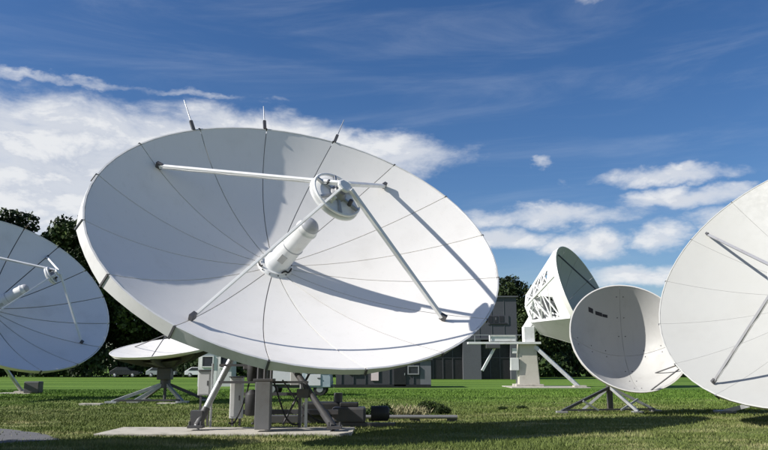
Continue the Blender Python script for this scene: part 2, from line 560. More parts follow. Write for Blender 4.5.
def panel(d, parent, mat, r0, r1, a0, a1, gap, na=6, nr=7, thick=0.03):
    """one reflector panel with its own edges; gap is the joint in metres."""
    Rm = d.size(); vs, fs, sm = [], [], []
    gr = gap / Rm / 2
    for k in range(nr + 1):
        r = (r0 + gr) + (r1 - gr - r0 - gr) * k / nr
        da = gap / 2 / (Rm * max(r, 0.03))
        for i in range(na + 1):
            a = (a0 + da) + (a1 - a0 - 2 * da) * i / na
            vs.append(d.p(r, a))
    W_ = na + 1; N = len(vs)
    mb = MB()
    f = [(k * W_ + i, k * W_ + i + 1, (k + 1) * W_ + i + 1, (k + 1) * W_ + i) for k in range(nr) for i in range(na)]
    mb.add(vs, f, True)
    bord = [i for i in range(W_)] + [k * W_ + na for k in range(1, nr + 1)] + [nr * W_ + i for i in range(na - 1, -1, -1)] + [k * W_ for k in range(nr - 1, 0, -1)]
    top = [vs[i] for i in bord]; bot = [p - d.n * thick for p in top]
    nb = len(top)
    mb.add(top + bot, [(i, (i + 1) % nb, nb + (i + 1) % nb, nb + i) for i in range(nb)])
    # flat-ish back skin
    back = [p - d.n * thick for p in vs]
    mb.add(back, f, True)
    return mb.build('reflector_panel', mat, parent, recalc=False)


def rib(d, parent, mat, a, r0, r1, depth0, depth1, gap, n=8):
    """thin web behind a radial joint; its front edge closes the joint a little below the skin."""
    t = (d.W * math.cos(a) - d.U * math.sin(a)).normalized() * 0.05
    mb = MB()
    prof = []
    for k in range(n + 1):
        r = r0 + (r1 - r0) * k / n
        prof.append((d.p(r, a) - d.n * 0.045, depth0 + (depth1 - depth0) * k / n))
    for k in range(n):
        (p, e), (q, g) = prof[k], prof[k + 1]
        mb.add([p - t, p + t, q + t, q - t, p - t - d.n * e, p + t - d.n * e, q + t - d.n * g, q - t - d.n * g],
               [(0, 1, 2, 3), (7, 6, 5, 4), (1, 5, 6, 2), (0, 3, 7, 4)])
    return mb.build('rib', mat, parent)


def ring_web(d, parent, mat, r, n=64):
    mb = MB()
    w = 0.05 / d.size()
    for i in range(n):
        a0, a1 = 2 * math.pi * i / n, 2 * math.pi * (i + 1) / n
        mb.add([d.p(r - w, a0) - d.n * .05, d.p(r + w, a0) - d.n * .05, d.p(r + w, a1) - d.n * .05, d.p(r - w, a1) - d.n * .05,
                d.p(r - w, a0) - d.n * .2, d.p(r + w, a0) - d.n * .2, d.p(r + w, a1) - d.n * .2, d.p(r - w, a1) - d.n * .2],
               [(0, 1, 2, 3), (4, 5, 6, 7), (0, 3, 7, 4), (1, 2, 6, 5)])
    return mb.build('ring_beam', mat, parent)


def rim_fade(a, lean):
    return 1.0 if lean is None else 0.28 + 0.72 * max(0.0, math.cos(a - lean)) ** 1.4


def rim_segment(d, parent, mat, a0, a1, depth, flare, gap, n=4, lean=None):
    mb = MB()
    k0, k1 = rim_fade(a0, lean), rim_fade(a1, lean)
    g = gap / d.size()
    a0, a1 = a0 + g, a1 - g
    P = []
    # straight outer chord at the back, round lip in front
    e0 = d.p(1, a0) + d.out(a0) * (flare * k0) - d.n * (depth * k0); e1 = d.p(1, a1) + d.out(a1) * (flare * k1) - d.n * (depth * k1)
    
    for k in range(n + 1):
        a = a0 + (a1 - a0) * k / n
        lip_in = d.p(1.0, a) + d.out(a) * 0.004 + d.n * 0.012
        lip_out = d.p(1.0, a) + d.out(a) * 0.045 + d.n * 0.012
        ka = rim_fade(a, lean)
        back = e0.lerp(e1, k / n).lerp(d.p(1, a) + d.out(a) * (flare * ka) - d.n * (depth * ka), .55)
        ins = back - d.out(a) * (flare * ka * .9 + .01)
        P += [lip_in, lip_out, back, ins]
    fs = []
    for k in range(n):
        for j in (0, 2, 3):
            jj = (j + 1) % 4
            fs.append((k * 4 + j, k * 4 + jj, (k + 1) * 4 + jj, (k + 1) * 4 + j))
    fs += [(0, 1, 2, 3), (n * 4 + 3, n * 4 + 2, n * 4 + 1, n * 4)]
    mb.add(P, fs)
    wall = []
    for k in range(n + 1): wall += [P[k * 4 + 1], P[k * 4 + 2]]
    mb.add(wall, [(2 * k, 2 * k + 1, 2 * k + 3, 2 * k + 2) for k in range(n)], True)
    return mb.build('rim_segment', mat, parent)


def rim_clamp(d, parent, mat, a, depth, flare, w=0.05, lean=None):
    depth, flare = depth * rim_fade(a, lean), flare * rim_fade(a, lean)
    t = (d.W * math.cos(a) - d.U * math.sin(a)).normalized()
    o = d.out(a)
    p = d.p(1, a)
    mb = MB()
    q0 = p + o * 0.052 + d.n * 0.016; q1 = p + o * (flare + 0.018) - d.n * (depth + 0.01)
    mb.beam(q0, q1, w, 0.03, ref=o)
    return mb.build('rim_clamp', mat, parent)


def cassegrain(root, d, SB, white, strutmat, gap=0.022, sw=1.0, nseg=16, ring=0.83, foot=0.86, turn=45, rods=(), rimdark=None, tipf=0.60, k=1.0, ribmat='steel_grey',
               subk=1.0, rimdepth=0.28, flare=0.075, lean=None, seam0=0.0):
    SB = V(SB)
    st = 2 * math.pi / nseg
    hubr = 0.075
    for i in range(nseg):
        a0, a1 = seam0 + i * st, seam0 + (i + 1) * st
        panel(d, root, white, hubr, 1.0, a0, a1, gap, na=6, nr=10)
        rib(d, root, ribmat, a0, hubr, 0.985, 0.75 * k, 0.16, gap)
        rim_segment(d, root, white if rimdark is None else rimdark, a0, a1, rimdepth * k, flare * k, gap, lean=lean)
        rim_clamp(d, root, 'steel_dark', a0, rimdepth * k, flare * k, lean=lean)
    ring_web(d, root, ribmat, ring)
    ax = (SB - d.P0); L = ax.length; h = ax.normalized()
    # hub: flange, feed cone, feed window, cable loops
    hub = MB().lathe(d.p(0, 0) - d.n * .06, d.n, [(0, .46 * k), (.10, .46 * k), (.11, .40 * k), (.16, .40 * k)], 28).build('hub', 'steel_white', root)
    for i in range(12):
        a = i * math.pi / 6
        u = d.U.normalized(); w = d.n.cross(u)
        q = d.p(0, 0) + d.n * .035 + (u * math.cos(a) + w * math.sin(a)) * .43 * k
        MB().tube(q, q + d.n * .03, .018 * k, seg=6).build('bolt', 'steel_dark', hub)
    tl = L * tipf
    cone = MB().lathe(d.P0 + h * .05, h, [(0, .33 * k), (.12, .33 * k), (.13, .295 * k), (tl * .86, .262 * k), (tl * .87, .285 * k), (tl * .90, .285 * k), (tl * .905, .26 * k), (tl - .05, .25 * k)], 32).build('feed_cone', 'steel_white', root)
    MB().lathe(d.P0 + h * tl, h, [(0, .24 * k), (.05 * k, .235 * k), (.12 * k, .18 * k), (.16 * k, .09 * k), (.17 * k, .01)], 28).build('feed_window', 'feed_window', cone)
    hx = h.cross(V(0, 0, 1)).normalized()
    hz = hx.cross(h).normalized()
    ho = (-hz * .75 + hx * .66).normalized() * .275 * k
    MB().box(d.P0 + h * (tl * .33) + ho, (.03, .17 * k, .26 * k), axes=(ho.normalized(), h.cross(ho).normalized(), h)).build('access_hatch', 'dish_cream', cone, bevel=.006)
    MB().ring(d.P0 + h * (.05 + tl * .5), h, .285 * k, .012).build('cone_band', 'galvanised', cone)
    u = d.U.normalized()
    cl = MB()
    for s0, s1 in ((.9, 2.3), (2.6, 3.6), (4.9, 5.7)):
        pts = []
        for q in range(8):
            a = s0 + (s1 - s0) * q / 7
            pts.append(d.p(.085, a) + d.n * (.10 + .05 * math.sin(q)))
        for q in range(7): cl.tube(pts[q], pts[q + 1], .022 * k, seg=6)
    cl.build('cable_loop', 'black_rubber', hub)
    # subreflector seen from behind
    sr = .60 * k * subk
    sub = MB().lathe(SB, -h, [(-.10 * k, sr * .55), (-.03 * k, sr * .97), (0, sr), (.03 * k, sr), (.06 * k, sr * .93), (.14 * k, sr * .5), (.17 * k, .02)], 32).build('subreflector', 'steel_white', root)
    bx = h.cross(V(0, 0, 1)).normalized(); by = h.cross(bx)
    MB().ring(SB + h * .11 * k, h, sr * .93, .035 * k, ts=6).build('back_ring', 'steel_white', sub)
    for i in range(6):
        a = i * math.pi / 3 + .3
        e = bx * math.cos(a) + by * math.sin(a)
        MB().beam(SB + h * .12 * k + e * sr * .2, SB + h * .12 * k + e * sr * .9, .05 * k, .08 * k, ref=h).build('spoke', 'galvanised', sub)
    MB().lathe(SB + h * .10 * k, h, [(0, sr * .3), (.08 * k, sr * .3), (.10 * k, sr * .22), (.17 * k, sr * .2)], 20).build('actuator_drum', 'steel_grey', sub)
    for i in range(4):
        a = i * math.pi / 2 + .75
        e = bx * math.cos(a) + by * math.sin(a)
        MB().tube(SB + h * .10 * k + e * sr * .55, SB + h * .26 * k + e * sr * .50, .05 * k, seg=10).build('actuator', 'steel_dark' if i % 2 else 'steel_white', sub)
    apex = SB + h * .42 * k
    MB().lathe(apex - h * .05, h, [(0, .17 * k), (.04, .19 * k), (.08, .19 * k), (.10, .15 * k)], 8, smooth=False).build('apex_plate', 'steel_white', root)
    for i in range(4):
        a = R(turn) + i * math.pi / 2 + (seam0 if i in (1, 2) else 0.0)
        e = (d.U * math.cos(a) + d.W * math.sin(a)).normalized()
        f = d.p(foot, a)
        top = apex + e * .17 * k
        sw_ = sw * (.58 if i == 2 else 1.0)
        s = MB().beam(f + (top - f).normalized() * .12, top, .092 * k * sw_, .11 * k * sw_, d.n.cross(e)).build('strut', strutmat, root, bevel=.008)
        if i == 1:
            cbl = MB(); o_ = d.n.cross(e).normalized() * .075 * k * sw; q_ = [f.lerp(top, .05 + .9 * t_ / 12) + o_ + d.n * (.015 * math.sin(t_ * 2.1)) for t_ in range(13)]
            for t_ in range(12): cbl.tube(q_[t_], q_[t_ + 1], .012 * k, seg=6)
            cbl.build('cable', 'cabinet_grey', s)
        sidev = d.n.cross(e).normalized()
        MB().box(f + (top - f).normalized() * .09 + d.n * .03, (.16 * k * sw, .09 * k * sw, .16 * k * sw), axes=(e, sidev, d.n)).build('foot_bracket', 'steel_dark', s)
        # lower link of the subreflector frame
        MB().beam(apex + e * .12 * k, SB + h * .1 * k + e * sr * .9, .04 * k, .04 * k).build('hanger', 'steel_white', root)
    for (r_, a, ln, lean_) in rods:
        a = R(a); o = d.out(a); p = d.p(r_, a) + o * .07 + d.n * .02
        o = (o * .55 + V(0, 0, .45) + d.W.normalized() * .2 + d.U.normalized() * lean_).normalized()
        g = MB().beam(p - o * .05, p + o * .28, .085, .07, ref=d.n).build('rod_base', 'steel_dark', root)
        MB().tube(p + o * .26, p + o * (.26 + ln), .02, .013, seg=6).build('lightning_rod', 'galvanised', g)
    return h, apex


def back_hub(d, root, mat, r0, r1, L):
    return MB().lathe(d.P0 - d.n * .12, -d.n, [(0, r0), (.08, r0), (L * .6, r1), (L, r1)], 20).build('hub_drum', mat, root)


# ---- the big dish -----------------------------------------------------------
D1 = Dish((-1.911, 18.181, 4.977), (4.752, 2.112, 0.0), (-1.198, 2.694, 3.428), (-2.806, 18.861, 4.129))
big = thing('dish_antenna', 'huge white dish antenna in the centre on a concrete pad, half its bowl in shade', 'antenna', (-2.9, 19.6, 0.0), 'dish antennas with four struts')
cassegrain(big, D1, (-1.17, 17.05, 5.52), 'dish_white', 'steel_white',
           rods=((1.0, 118.5, .8, 0.06), (1.0, 94.5, .62, .10), (1.0, 71.0, .78, .30)), rimdark='rim_grey', rimdepth=.27, flare=.17, subk=1.13, lean=R(202), seam0=R(4))
back_hub(D1, big, 'steel_grey', 1.0, .7, 1.3)
hubc = D1.P0 - D1.n * 1.35
# kingpost, yoke and legs
MB().tube((-3.28, 20.2, .1), (-3.28, 20.2, 2.6), .17, .17, 16).build('kingpost', 'steel_dark', big)
MB().box((-3.25, 20.3, 2.95), (1.2, .7, .8)).build('yoke', 'steel_grey', big)
MB().beam(hubc, (-3.25, 20.3, 2.9), .6, .6).build('elevation_arm', 'steel_grey', big)
for nm, p0, p1, w, mt in (('leg', (-4.62, 18.75, .10), (-3.32, 19.55, 3.15), .165, 'steel_grey'), ('leg', (-1.20, 18.50, .10), (-3.00, 19.60, 2.45), .16, 'steel_dark'),
                          ('leg', (-3.3, 21.9, .0), (-3.25, 20.5, 2.9), .16, 'steel_dark')):
    lg = MB().tube(p0, p1, w * .5, seg=16).build(nm, 'galvanised' if p0[0] < -4.5 else mt, big)
    q_ = V(p0).lerp(V(p1), .16); MB().tube(V(p0).lerp(V(p1), .02), q_, w * .62, seg=16).build('leg_sleeve', 'steel_dark', lg)
    MB().box((p0[0], p0[1], .14), (w * 2.2, w * 2.0, .07)).build('base_plate', 'steel_dark', lg)
    for sx_ in (-1, 1):
        MB().tube((p0[0] + sx_ * w * .85, p0[1] - w * .6, .17), (p0[0] + sx_ * w * .85, p0[1] - w * .6, .27), .025, seg=6).build('anchor_bolt', 'steel_dark', lg)
MB().box((-4.62, 18.85, .32), (.30, .26, .40)).build('leg_shoe', 'steel_dark', big, bevel=.01)
# screw jack pedestal in front with its posts
MB().box((-2.93, 18.45, .66), (.36, .36, 1.12)).build('pedestal', 'cabinet_dark', big, bevel=.012)
for sx_ in (-.16, 0, .16):
    MB().tube((-2.93 + sx_, 18.5, 1.22), (-2.93 + sx_, 18.6, 2.0), .035, seg=8).build('jack_post', 'steel_dark', big)
MB().box((-2.93, 18.5, 1.26), (.48, .46, .07)).build('pedestal_cap', 'steel_dark', big, bevel=.01)
for z, r in ((.72, .17), (1.55, .14)):
    mo = MB().lathe((-3.27, 18.75, z - .32), (0, 0, 1), [(0, r * .8), (.04, r), (.5, r), (.54, r * .85), (.62, r * .4)], 16).build('motor', 'black_rubber', big)
for z in (1.20, 1.62):
    MB().beam((-4.15, 18.95, z), (-1.9, 18.95, z), .045, .06).build('handrail' if z > 1.5 else 'cable_tray', 'steel_dark', big)
for x in (-4.35, -2.1):
    MB().tube((x, 19.1, .1), (x, 19.1, 1.66), .03, seg=8).build('rail_post', 'galvanised', big)

MB().beam((-3.9, 19.9, .42), (-1.2, 19.9, .42), .10, .12).build('base_rail', 'steel_dark', big)
MB().beam((-3.9, 20.6, .85), (-1.9, 20.6, .85), .08, .08).build('base_rail', 'steel_dark', big)
MB().box((-3.55, 20.0, 1.75), (.35, .3, .5)).build('gear_box', 'steel_dark', big, bevel=.03)
MB().box((-2.35, 20.0, 1.30), (.25, .25, .4)).build('gear_box', 'cabinet_grey', big, bevel=.02)
MB().tube((-3.15, 18.9, 1.0), (-3.45, 19.6, 2.4), .05, seg=10).build('screw_jack', 'galvanised', big)
MB().tube((-2.55, 19.2, .15), (-1.75, 19.4, 1.75), .03, seg=8).build('stay_rod', 'steel_dark', big)
MB().tube((-1.9, 19.2, .9), (-2.45, 19.3, 1.75), .025, seg=8).build('stay_rod', 'steel_dark', big)
for k_, (x0, x1, y_) in enumerate(((-3.4, -3.9, 19.1), (-2.75, -2.1, 18.75), (-3.1, -3.3, 19.0), (-2.6, -1.2, 19.3))):
    cab = MB(); P_ = [V(x0 + (x1 - x0) * q / 9, y_ + .05 * math.sin(q), 1.25 - 1.05 * math.sin(math.pi / 2 * q / 9) - .12 * math.sin(math.pi * q / 9)) for q in range(10)]
    for q in range(9): cab.tube(P_[q], P_[q + 1], .022, seg=6)
    cab.build('cable', 'black_rubber', big)

# ---- the left dish ----------------------------------------------------------
D2 = Dish((-18.772, 37.18, 5.409), (3.005, 4.244, 0.0), (-2.699, 1.911, 4.012), (-19.918, 37.243, 4.465))
lft = thing('dish_antenna', 'grey dish antenna wholly in shade, cut off by the left edge', 'antenna', (-20.6, 39.5, 0.0), 'dish antennas with four struts')
cassegrain(lft, D2, (-17.05, 37.48, 6.11), 'dish_white', 'steel_white', gap=.05, rods=(), ribmat='steel_dark', rimdepth=.2, flare=.03, subk=.8)
back_hub(D2, lft, 'steel_grey', 1.0, .7, 1.4)
MB().tube((-20.8, 38.6, 0), (-20.8, 38.6, 3.4), .55, .42, 20).build('pedestal', 'steel_grey', lft)
MB().beam((-20.8, 38.6, 3.3), D2.P0 - D2.n * 1.2, .6, .6).build('elevation_arm', 'steel_grey', lft)
for p0, p1 in (((-21.3, 44.6, .05), (-22.6, 42.6, 2.9)), ((-24.2, 40.0, .05), (-21.6, 38.8, 2.6))):
    lg = MB().tube(p0, p1, .10, seg=10).build('leg', 'galvanised', lft)
    MB().box((p0[0], p0[1], .1), (.8, .6, .1)).build('base_plate', 'concrete', lg)
MB().box((-20.6, 44.4, .38), (.9, .6, .66)).build('drive_box', 'steel_dark', lft, bevel=.05)

# ---- the right dish ---------------------------------------------------------
D3 = Dish((12.36, 20.856, 4.396), (2.848, -3.863, 0.0), (2.314, 1.706, 3.844), (13.166, 21.45, 3.647))
rgt = thing('dish_antenna', 'bright white dish antenna fully in sun, cut off by the right edge', 'antenna', (14.2, 23.2, 0.0), 'dish antennas with four struts')
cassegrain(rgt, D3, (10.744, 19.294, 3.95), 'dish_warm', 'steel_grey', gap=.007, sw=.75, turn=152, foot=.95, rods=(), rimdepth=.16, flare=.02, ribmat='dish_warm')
back_hub(D3, rgt, 'steel_grey', 1.0, .7, 1.4)
MB().tube((14.4, 23.0, 0), (14.4, 23.0, 2.9), .42, .36, 20).build('pedestal', 'steel_grey', rgt)
MB().beam((14.4, 23.0, 2.8), D3.P0 - D3.n * 1.2, .6, .6).build('elevation_arm', 'steel_grey', rgt)
for p0 in ((11.75, 26.2), (13.6, 25.7), (16.6, 25.2), (13.0, 22.2)):
    lg = MB().beam((p0[0], p0[1], .06), (14.4, 23.0, 1.25), .14, .14).build('leg', 'galvanised', rgt)
    MB().box((p0[0], p0[1], .05), (.6, .5, .1)).build('base_plate', 'steel_grey', lg)

# ---- the small dish ---------------------------------------------------------
D4 = Dish((8.446, 25.639, 2.604), (1.999, -0.049, 0.0), (0.02, 0.826, 1.821), (8.70, 27.08, 1.95))
sml = thing('dish_antenna', 'smaller cream dish antenna on a low tripod, lower right of its bowl lit', 'antenna', (8.2, 26.6, 0.0))
for i in range(4):
    a0 = i * math.pi / 2
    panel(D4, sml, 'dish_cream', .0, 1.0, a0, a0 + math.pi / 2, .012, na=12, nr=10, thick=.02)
    rib(D4, sml, 'steel_grey', a0, .02, .98, .25, .08, .012)
for i in range(24):
    rim_segment(D4, sml, 'dish_white', i * math.pi / 12, (i + 1) * math.pi / 12, .09, .035, .0, n=3)
for i in range(4):
    for rr in (.35, .62, .88):
        for da in (-.06, .06):
            a = i * math.pi / 2 + da / rr
            q = D4.p(rr, a)
            MB().tube(q - D4.n * .01, q + D4.n * .012, .022, seg=8).build('rivet', 'steel_dark', sml)
# dark mark printed near the upper left rim (a block and two bars)
for x0, x1, h0 in ((-.60, -.51, .065), (-.47, -.34, .05), (-.335, -.24, .04)):
    mb = MB(); y = .60; pts = []
    for (x, yy) in ((x0, y), (x1, y), (x1, y + h0), (x0, y + h0)):
        r_, a = math.hypot(x, yy), math.atan2(yy, x); pts.append(D4.p(r_, a, .006))
    mb.add(pts, [(0, 1, 2, 3)]).build('printed_mark', 'mark_dark', sml)
fd = V(9.95, 24.35, 1.78)
fb = MB().lathe(fd, (D4.C - fd), [(-.12, .05), (-.08, .075), (.12, .075), (.16, .10)], 14).build('feed_horn', 'steel_dark', sml)
for rr, a in ((.99, -80), (.62, -48), (.98, -12)):
    MB().tube(D4.p(rr, R(a)), fd, .022, seg=8).build('feed_strut', 'steel_dark', sml)
MB().lathe(D4.P0 + D4.n * .05, -D4.n, [(.22, .45), (.4, .35), (.6, .3)], 16).build('hub_drum', 'steel_grey', sml)
MB().tube((8.05, 27.0, .1), (8.05, 27.0, 1.0), .11, seg=14).build('post', 'steel_dark', sml)
MB().beam((8.05, 27.0, .9), D4.P0 - D4.n * .4, .2, .2).build('elevation_arm', 'steel_dark', sml)
for (fx, fy, mt) in ((6.15, 26.3, 'steel_dark'), (7.15, 27.3, 'galvanised'), (8.75, 26.2, 'galvanised'), (9.65, 27.0, 'galvanised'), (9.5, 29.2, 'galvanised')):
    lg = MB().beam((fx, fy, .06), (8.05, 26.95, .86), .09, .09).build('leg', mt, sml)
    MB().box((fx, fy, .04), (.36, .26, .06)).build('foot_plate', 'steel_grey', lg)
MB().beam((6.3, 26.32, .10), (9.6, 26.98, .10), .06, .06).build('cross_bar', 'steel_dark', sml)
MB().beam((6.95, 26.45, .40), (7.5, 26.55, .08), .06, .06).build('brace', 'galvanised', sml)
MB().beam((9.0, 26.85, .45), (8.3, 26.6, .08), .06, .06).build('brace', 'galvanised', sml)

# ---- the dish that looks at the zenith --------------------------------------
fn = V(-.075, -.20, .977).normalized()
fu = fn.cross(V(0, 1, 0)).cross(fn); fu = V(1, 0, 0) - fn * fn.x; fu.normalize(); fw = fn.cross(fu)
fC = V(-9.85, 34.0, 2.47)
D5 = Dish(fC, fu * 2.45, fw * 2.45, fC - fn * .42)
flt = thing('dish_antenna', 'white dish antenna tipped flat towards the sky on a dark post', 'antenna', (-9.85, 34.0, 0.0))
for i in range(8):
    a0 = i * math.pi / 4
    panel(D5, flt, 'dish_white', .04, 1.0, a0, a0 + math.pi / 4, .012, thick=.03)
    rib(D5, flt, 'steel_dark', a0, .05, .97, .5, .1, .01)
    rim_segment(D5, flt, 'dish_white', a0, a0 + math.pi / 4, .10, .02, .0, n=6)
for i in range(3):
    a = i * 2.094 + .5
    MB().tube(D5.p(.9, a), D5.C + fn * .55, .022, seg=6).build('feed_strut', 'steel_dark', flt)
MB().lathe(D5.C + fn * .4, fn, [(0, .09), (.2, .09), (.25, .05)], 12).build('feed_horn', 'steel_dark', flt)
MB().lathe(D5.P0 - fn * .05, -fn, [(0, 1.3), (.25, .75), (.5, .4), (.65, .3)], 20).build('back_cone', 'steel_dark', flt)
MB().tube((-9.85, 34.0, .62), (-9.85, 34.0, 1.75), .24, .20, 16).build('post', 'steel_dark', flt)
MB().box((-9.85, 33.9, 1.25), (.62, .5, .5)).build('drive_box', 'steel_dark', flt, bevel=.03)
MB().tube((-9.85, 34.0, .02), (-9.85, 34.0, .62), .07, seg=10).build('centre_post', 'steel_dark', flt)
for fx, fy, mt in ((-11.7, 32.6, 'galvanised'), (-10.9, 33.0, 'galvanised'), (-8.75, 32.9, 'galvanised'), (-8.2, 34.9, 'steel_dark'), (-11.2, 35.3, 'steel_dark')):
    lg = MB().beam((fx, fy, .08), (-9.85 + (fx + 9.85) * .1, 34 + (fy - 34) * .1, .78), .13, .13).build('leg', mt, flt)
    MB().box((fx, fy, .07), (.5, .4, .08)).build('foot_plate', 'galvanised', lg)
MB().beam((-11.6, 32.62, .14), (-8.8, 32.95, .14), .08, .08).build('cross_bar', 'steel_dark', flt)

# ---- the tall dish on a beige pedestal --------------------------------------
D6 = Dish((15.68, 57.13, 6.74), (2.549, 3.587, 0.0), (-1.244, 0.884, 4.127), (14.227, 58.162, 6.081))
twr = thing('dish_antenna', 'tall dish antenna on a beige pedestal with open white truss behind', 'antenna', (11.2, 58.6, 0.0))
for i in range(12):
    a0 = i * math.pi / 6
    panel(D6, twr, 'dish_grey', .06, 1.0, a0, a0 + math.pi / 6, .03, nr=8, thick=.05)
    rim_segment(D6, twr, 'dish_white', a0, a0 + math.pi / 6, .35, .05, .0, n=4)
hc = D6.P0 - D6.n * 2.3 + V(-.15, 0, .35)
ua, wa = D6.U.normalized(), D6.W.normalized()
bk = [hc + (ua * math.cos(i * math.pi / 4 + .39) + wa * math.sin(i * math.pi / 4 + .39)) * 1.75 for i in range(8)]
md_ = [D6.p(.62, i * math.pi / 4 + .39) - D6.n * .25 for i in range(8)]
rm_ = [D6.p(.98, i * math.pi / 4 + .39) - D6.n * .3 for i in range(8)]
for i in range(8):
    j = (i + 1) % 8
    for nm, a, b_, w in (('truss_bar', bk[i], bk[j], .22), ('truss_bar', bk[i], md_[i], .20), ('truss_bar', bk[i], rm_[i], .17), ('truss_bar', bk[i], md_[j], .12),
                         ('truss_bar', bk[i], hc, .2), ('truss_bar', md_[i], md_[j], .14), ('truss_bar', rm_[i], md_[i], .12), ('truss_bar', (bk[i] + rm_[i]) / 2, md_[i], .1), ('truss_bar', (bk[i] + md_[i]) / 2, (bk[j] + md_[j]) / 2, .13)):
        MB().beam(a, b_, w, w).build(nm, 'steel_white', twr)
for i in range(8):
    j = (i + 1) % 8
    if (bk[i] + bk[j]).z / 2 < hc.z - .3: continue
    L_ = [(bk[i].lerp(rm_[i], t_), bk[j].lerp(rm_[j], t_)) for t_ in (0, .26, .52, .78)]
    for q in range(3):
        (a_, b_), (c_, d_) = L_[q], L_[q + 1]
        for p_, r_ in ((a_, d_), (b_, c_), (c_, d_)):
            MB().beam(p_, r_, .10, .10).build('lattice_bar', 'steel_white', twr)
# white skins closing the lower half of the truss
for i in range(8):
    j = (i + 1) % 8
    mid = (bk[i] + bk[j]) / 2
    if mid.z < hc.z - .3:
        o = (mid - hc).normalized() * .10
        MB().prism([bk[i] + o, bk[j] + o, rm_[j] + o, rm_[i] + o], o * .4).build('truss_skin', 'dish_white' if i % 2 else 'dish_cream', twr)
for i in range(8):
    j = (i + 1) % 8
    mid = (bk[i] + bk[j]) / 2
    if mid.z >= hc.z - .3:
        a_, b_ = bk[i].lerp(rm_[i], .76), bk[j].lerp(rm_[j], .76)
        MB().prism([a_, b_, rm_[j], rm_[i]], (mid - hc).normalized() * .06).build('truss_skin', 'steel_white', twr)
        c_ = (bk[i] + bk[j]) / 2
        MB().prism([bk[i], bk[i].lerp(bk[j], .45), bk[i].lerp(rm_[i], .3)], (mid - hc).normalized() * .06).build('gusset', 'steel_white', twr)
        MB().prism([a_, a_.lerp(b_, .4), bk[i].lerp(rm_[i], .35)], (mid - hc).normalized() * .05).build('gusset', 'steel_white', twr)
MB().lathe(hc - D6.n * .3, D6.n, [(0, .9), (1.2, 1.1)], 20).build('hub_drum', 'steel_white', twr)
for i in range(3):
    MB().tube(D6.p(.9, i * 2.094 + 1.9), D6.C + D6.n * 1.1, .06, seg=8).build('feed_strut', 'steel_dark', twr)
MB().lathe(D6.C + D6.n * .8, D6.n, [(0, .3), (.5, .3), (.6, .15)], 14).build('feed_horn', 'steel_dark', twr)
pd = MB().box((11.15, 58.5, 1.66), (1.65, 1.5, 3.3), taper=.78).build('pedestal', 'pedestal_beige', twr, bevel=.05)
MB().box((11.15, 58.5, .12), (2.1, 1.9, .22)).build('plinth', 'concrete', twr, bevel=.02)
MB().box((11.35, 58.6, 4.0), (.85, .9, 1.3)).build('yoke', 'steel_white', twr, bevel=.05)
MB().beam((11.4, 58.6, 4.4), hc, .8, .7).build('elevation_arm', 'steel_white', twr)
pf = MB().box((9.3, 58.0, 3.35), (5.6, .9, .16)).build('platform', 'steel_white', twr)
MB().box((9.2, 58.0, 3.72), (2.0, .7, .5)).build('drive_box', 'steel_white', twr, bevel=.04)
MB().box((8.4, 57.8, 3.1), (1.1, .6, .34)).build('gear_box', 'steel_dark', twr, bevel=.04)
for x in (7.0, 8.2, 10.2):
    MB().beam((x, 57.58, 3.43), (x, 57.58, 4.0), .05, .05).build('rail_post', 'galvanised', pf)
MB().beam((6.6, 57.58, 3.95), (10.6, 57.58, 3.95), .05, .05).build('handrail', 'galvanised', pf)
MB().beam((8.7, 58.0, 3.2), (7.55, 57.8, 1.25), .18, .18).build('hanging_strut', 'steel_white', twr)
MB().beam((11.7, 58.0, 3.1), (14.55, 56.4, .08), .26, .26).build('back_stay', 'galvanised', twr)
MB().box((14.6, 56.4, .09), (.9, .7, .18)).build('stay_footing', 'concrete', twr)
cb = MB().box((10.05, 57.9, 1.75), (.62, .5, .95)).build('control_box', 'cabin_white', twr, bevel=.02)
MB().box((10.1, 57.9, 2.75), (.35, .3, .4)).build('lamp_box', 'cabin_white', twr, bevel=.02)

# ------------------------------------------------------------------ equipment on the big pad
def cabinet(name, label, c, size, mat, doorm, post=None):
    r = thing(name, label, 'cabinet', (c[0], c[1], 0.1))
    MB().box(c, size).build('housing', mat, r, bevel=.012)
    dr = MB().box((c[0], c[1] - size[1] / 2 - .008, c[2]), (size[0] * .86, .016, size[2] * .9)).build('door', doorm, r, bevel=.004)
    MB().box((c[0] + size[0] * .33, c[1] - size[1] / 2 - .028, c[2]), (.03, .024, .12)).build('handle', 'steel_dark', dr)
    MB().box((c[0], c[1] - .01, c[2] + size[2] / 2 + .014), (size[0] + .06, size[1] + .08, .025)).build('rain_cap', 'steel_dark', r)
    if post:
        for dx in (-size[0] * .32, size[0] * .32):
            MB().beam((c[0] + dx, c[1], .1), (c[0] + dx, c[1], c[2] - size[2] / 2), .05, .05).build('leg', 'steel_dark', r)
    return r


cabinet('electrical_cabinet', 'pale grey electrical cabinet on two legs left of the slanting steel leg', (-4.62, 19.5, 1.17), (.31, .28, .62), 'cabinet_grey', 'cabinet_grey', True)
cabinet('electrical_cabinet', 'tall narrow white electrical cabinet beside the black motors under the big dish', (-3.78, 19.45, .80), (.30, .30, 1.02), 'cabin_white', 'cabinet_grey', True)
jb = thing('junction_post', 'pair of grey steel posts carrying a small box right of the pedestal', 'post', (-2.0, 18.9, .1))
for dx in (-.07, .09):
    MB().beam((-2.03 + dx, 18.9, .1), (-2.03 + dx, 18.9, .82), .07, .07).build('post', 'steel_dark' if dx < 0 else 'galvanised', jb)
MB().box((-2.02, 18.88, .93), (.3, .16, .22)).build('box', 'steel_dark', jb, bevel=.01)
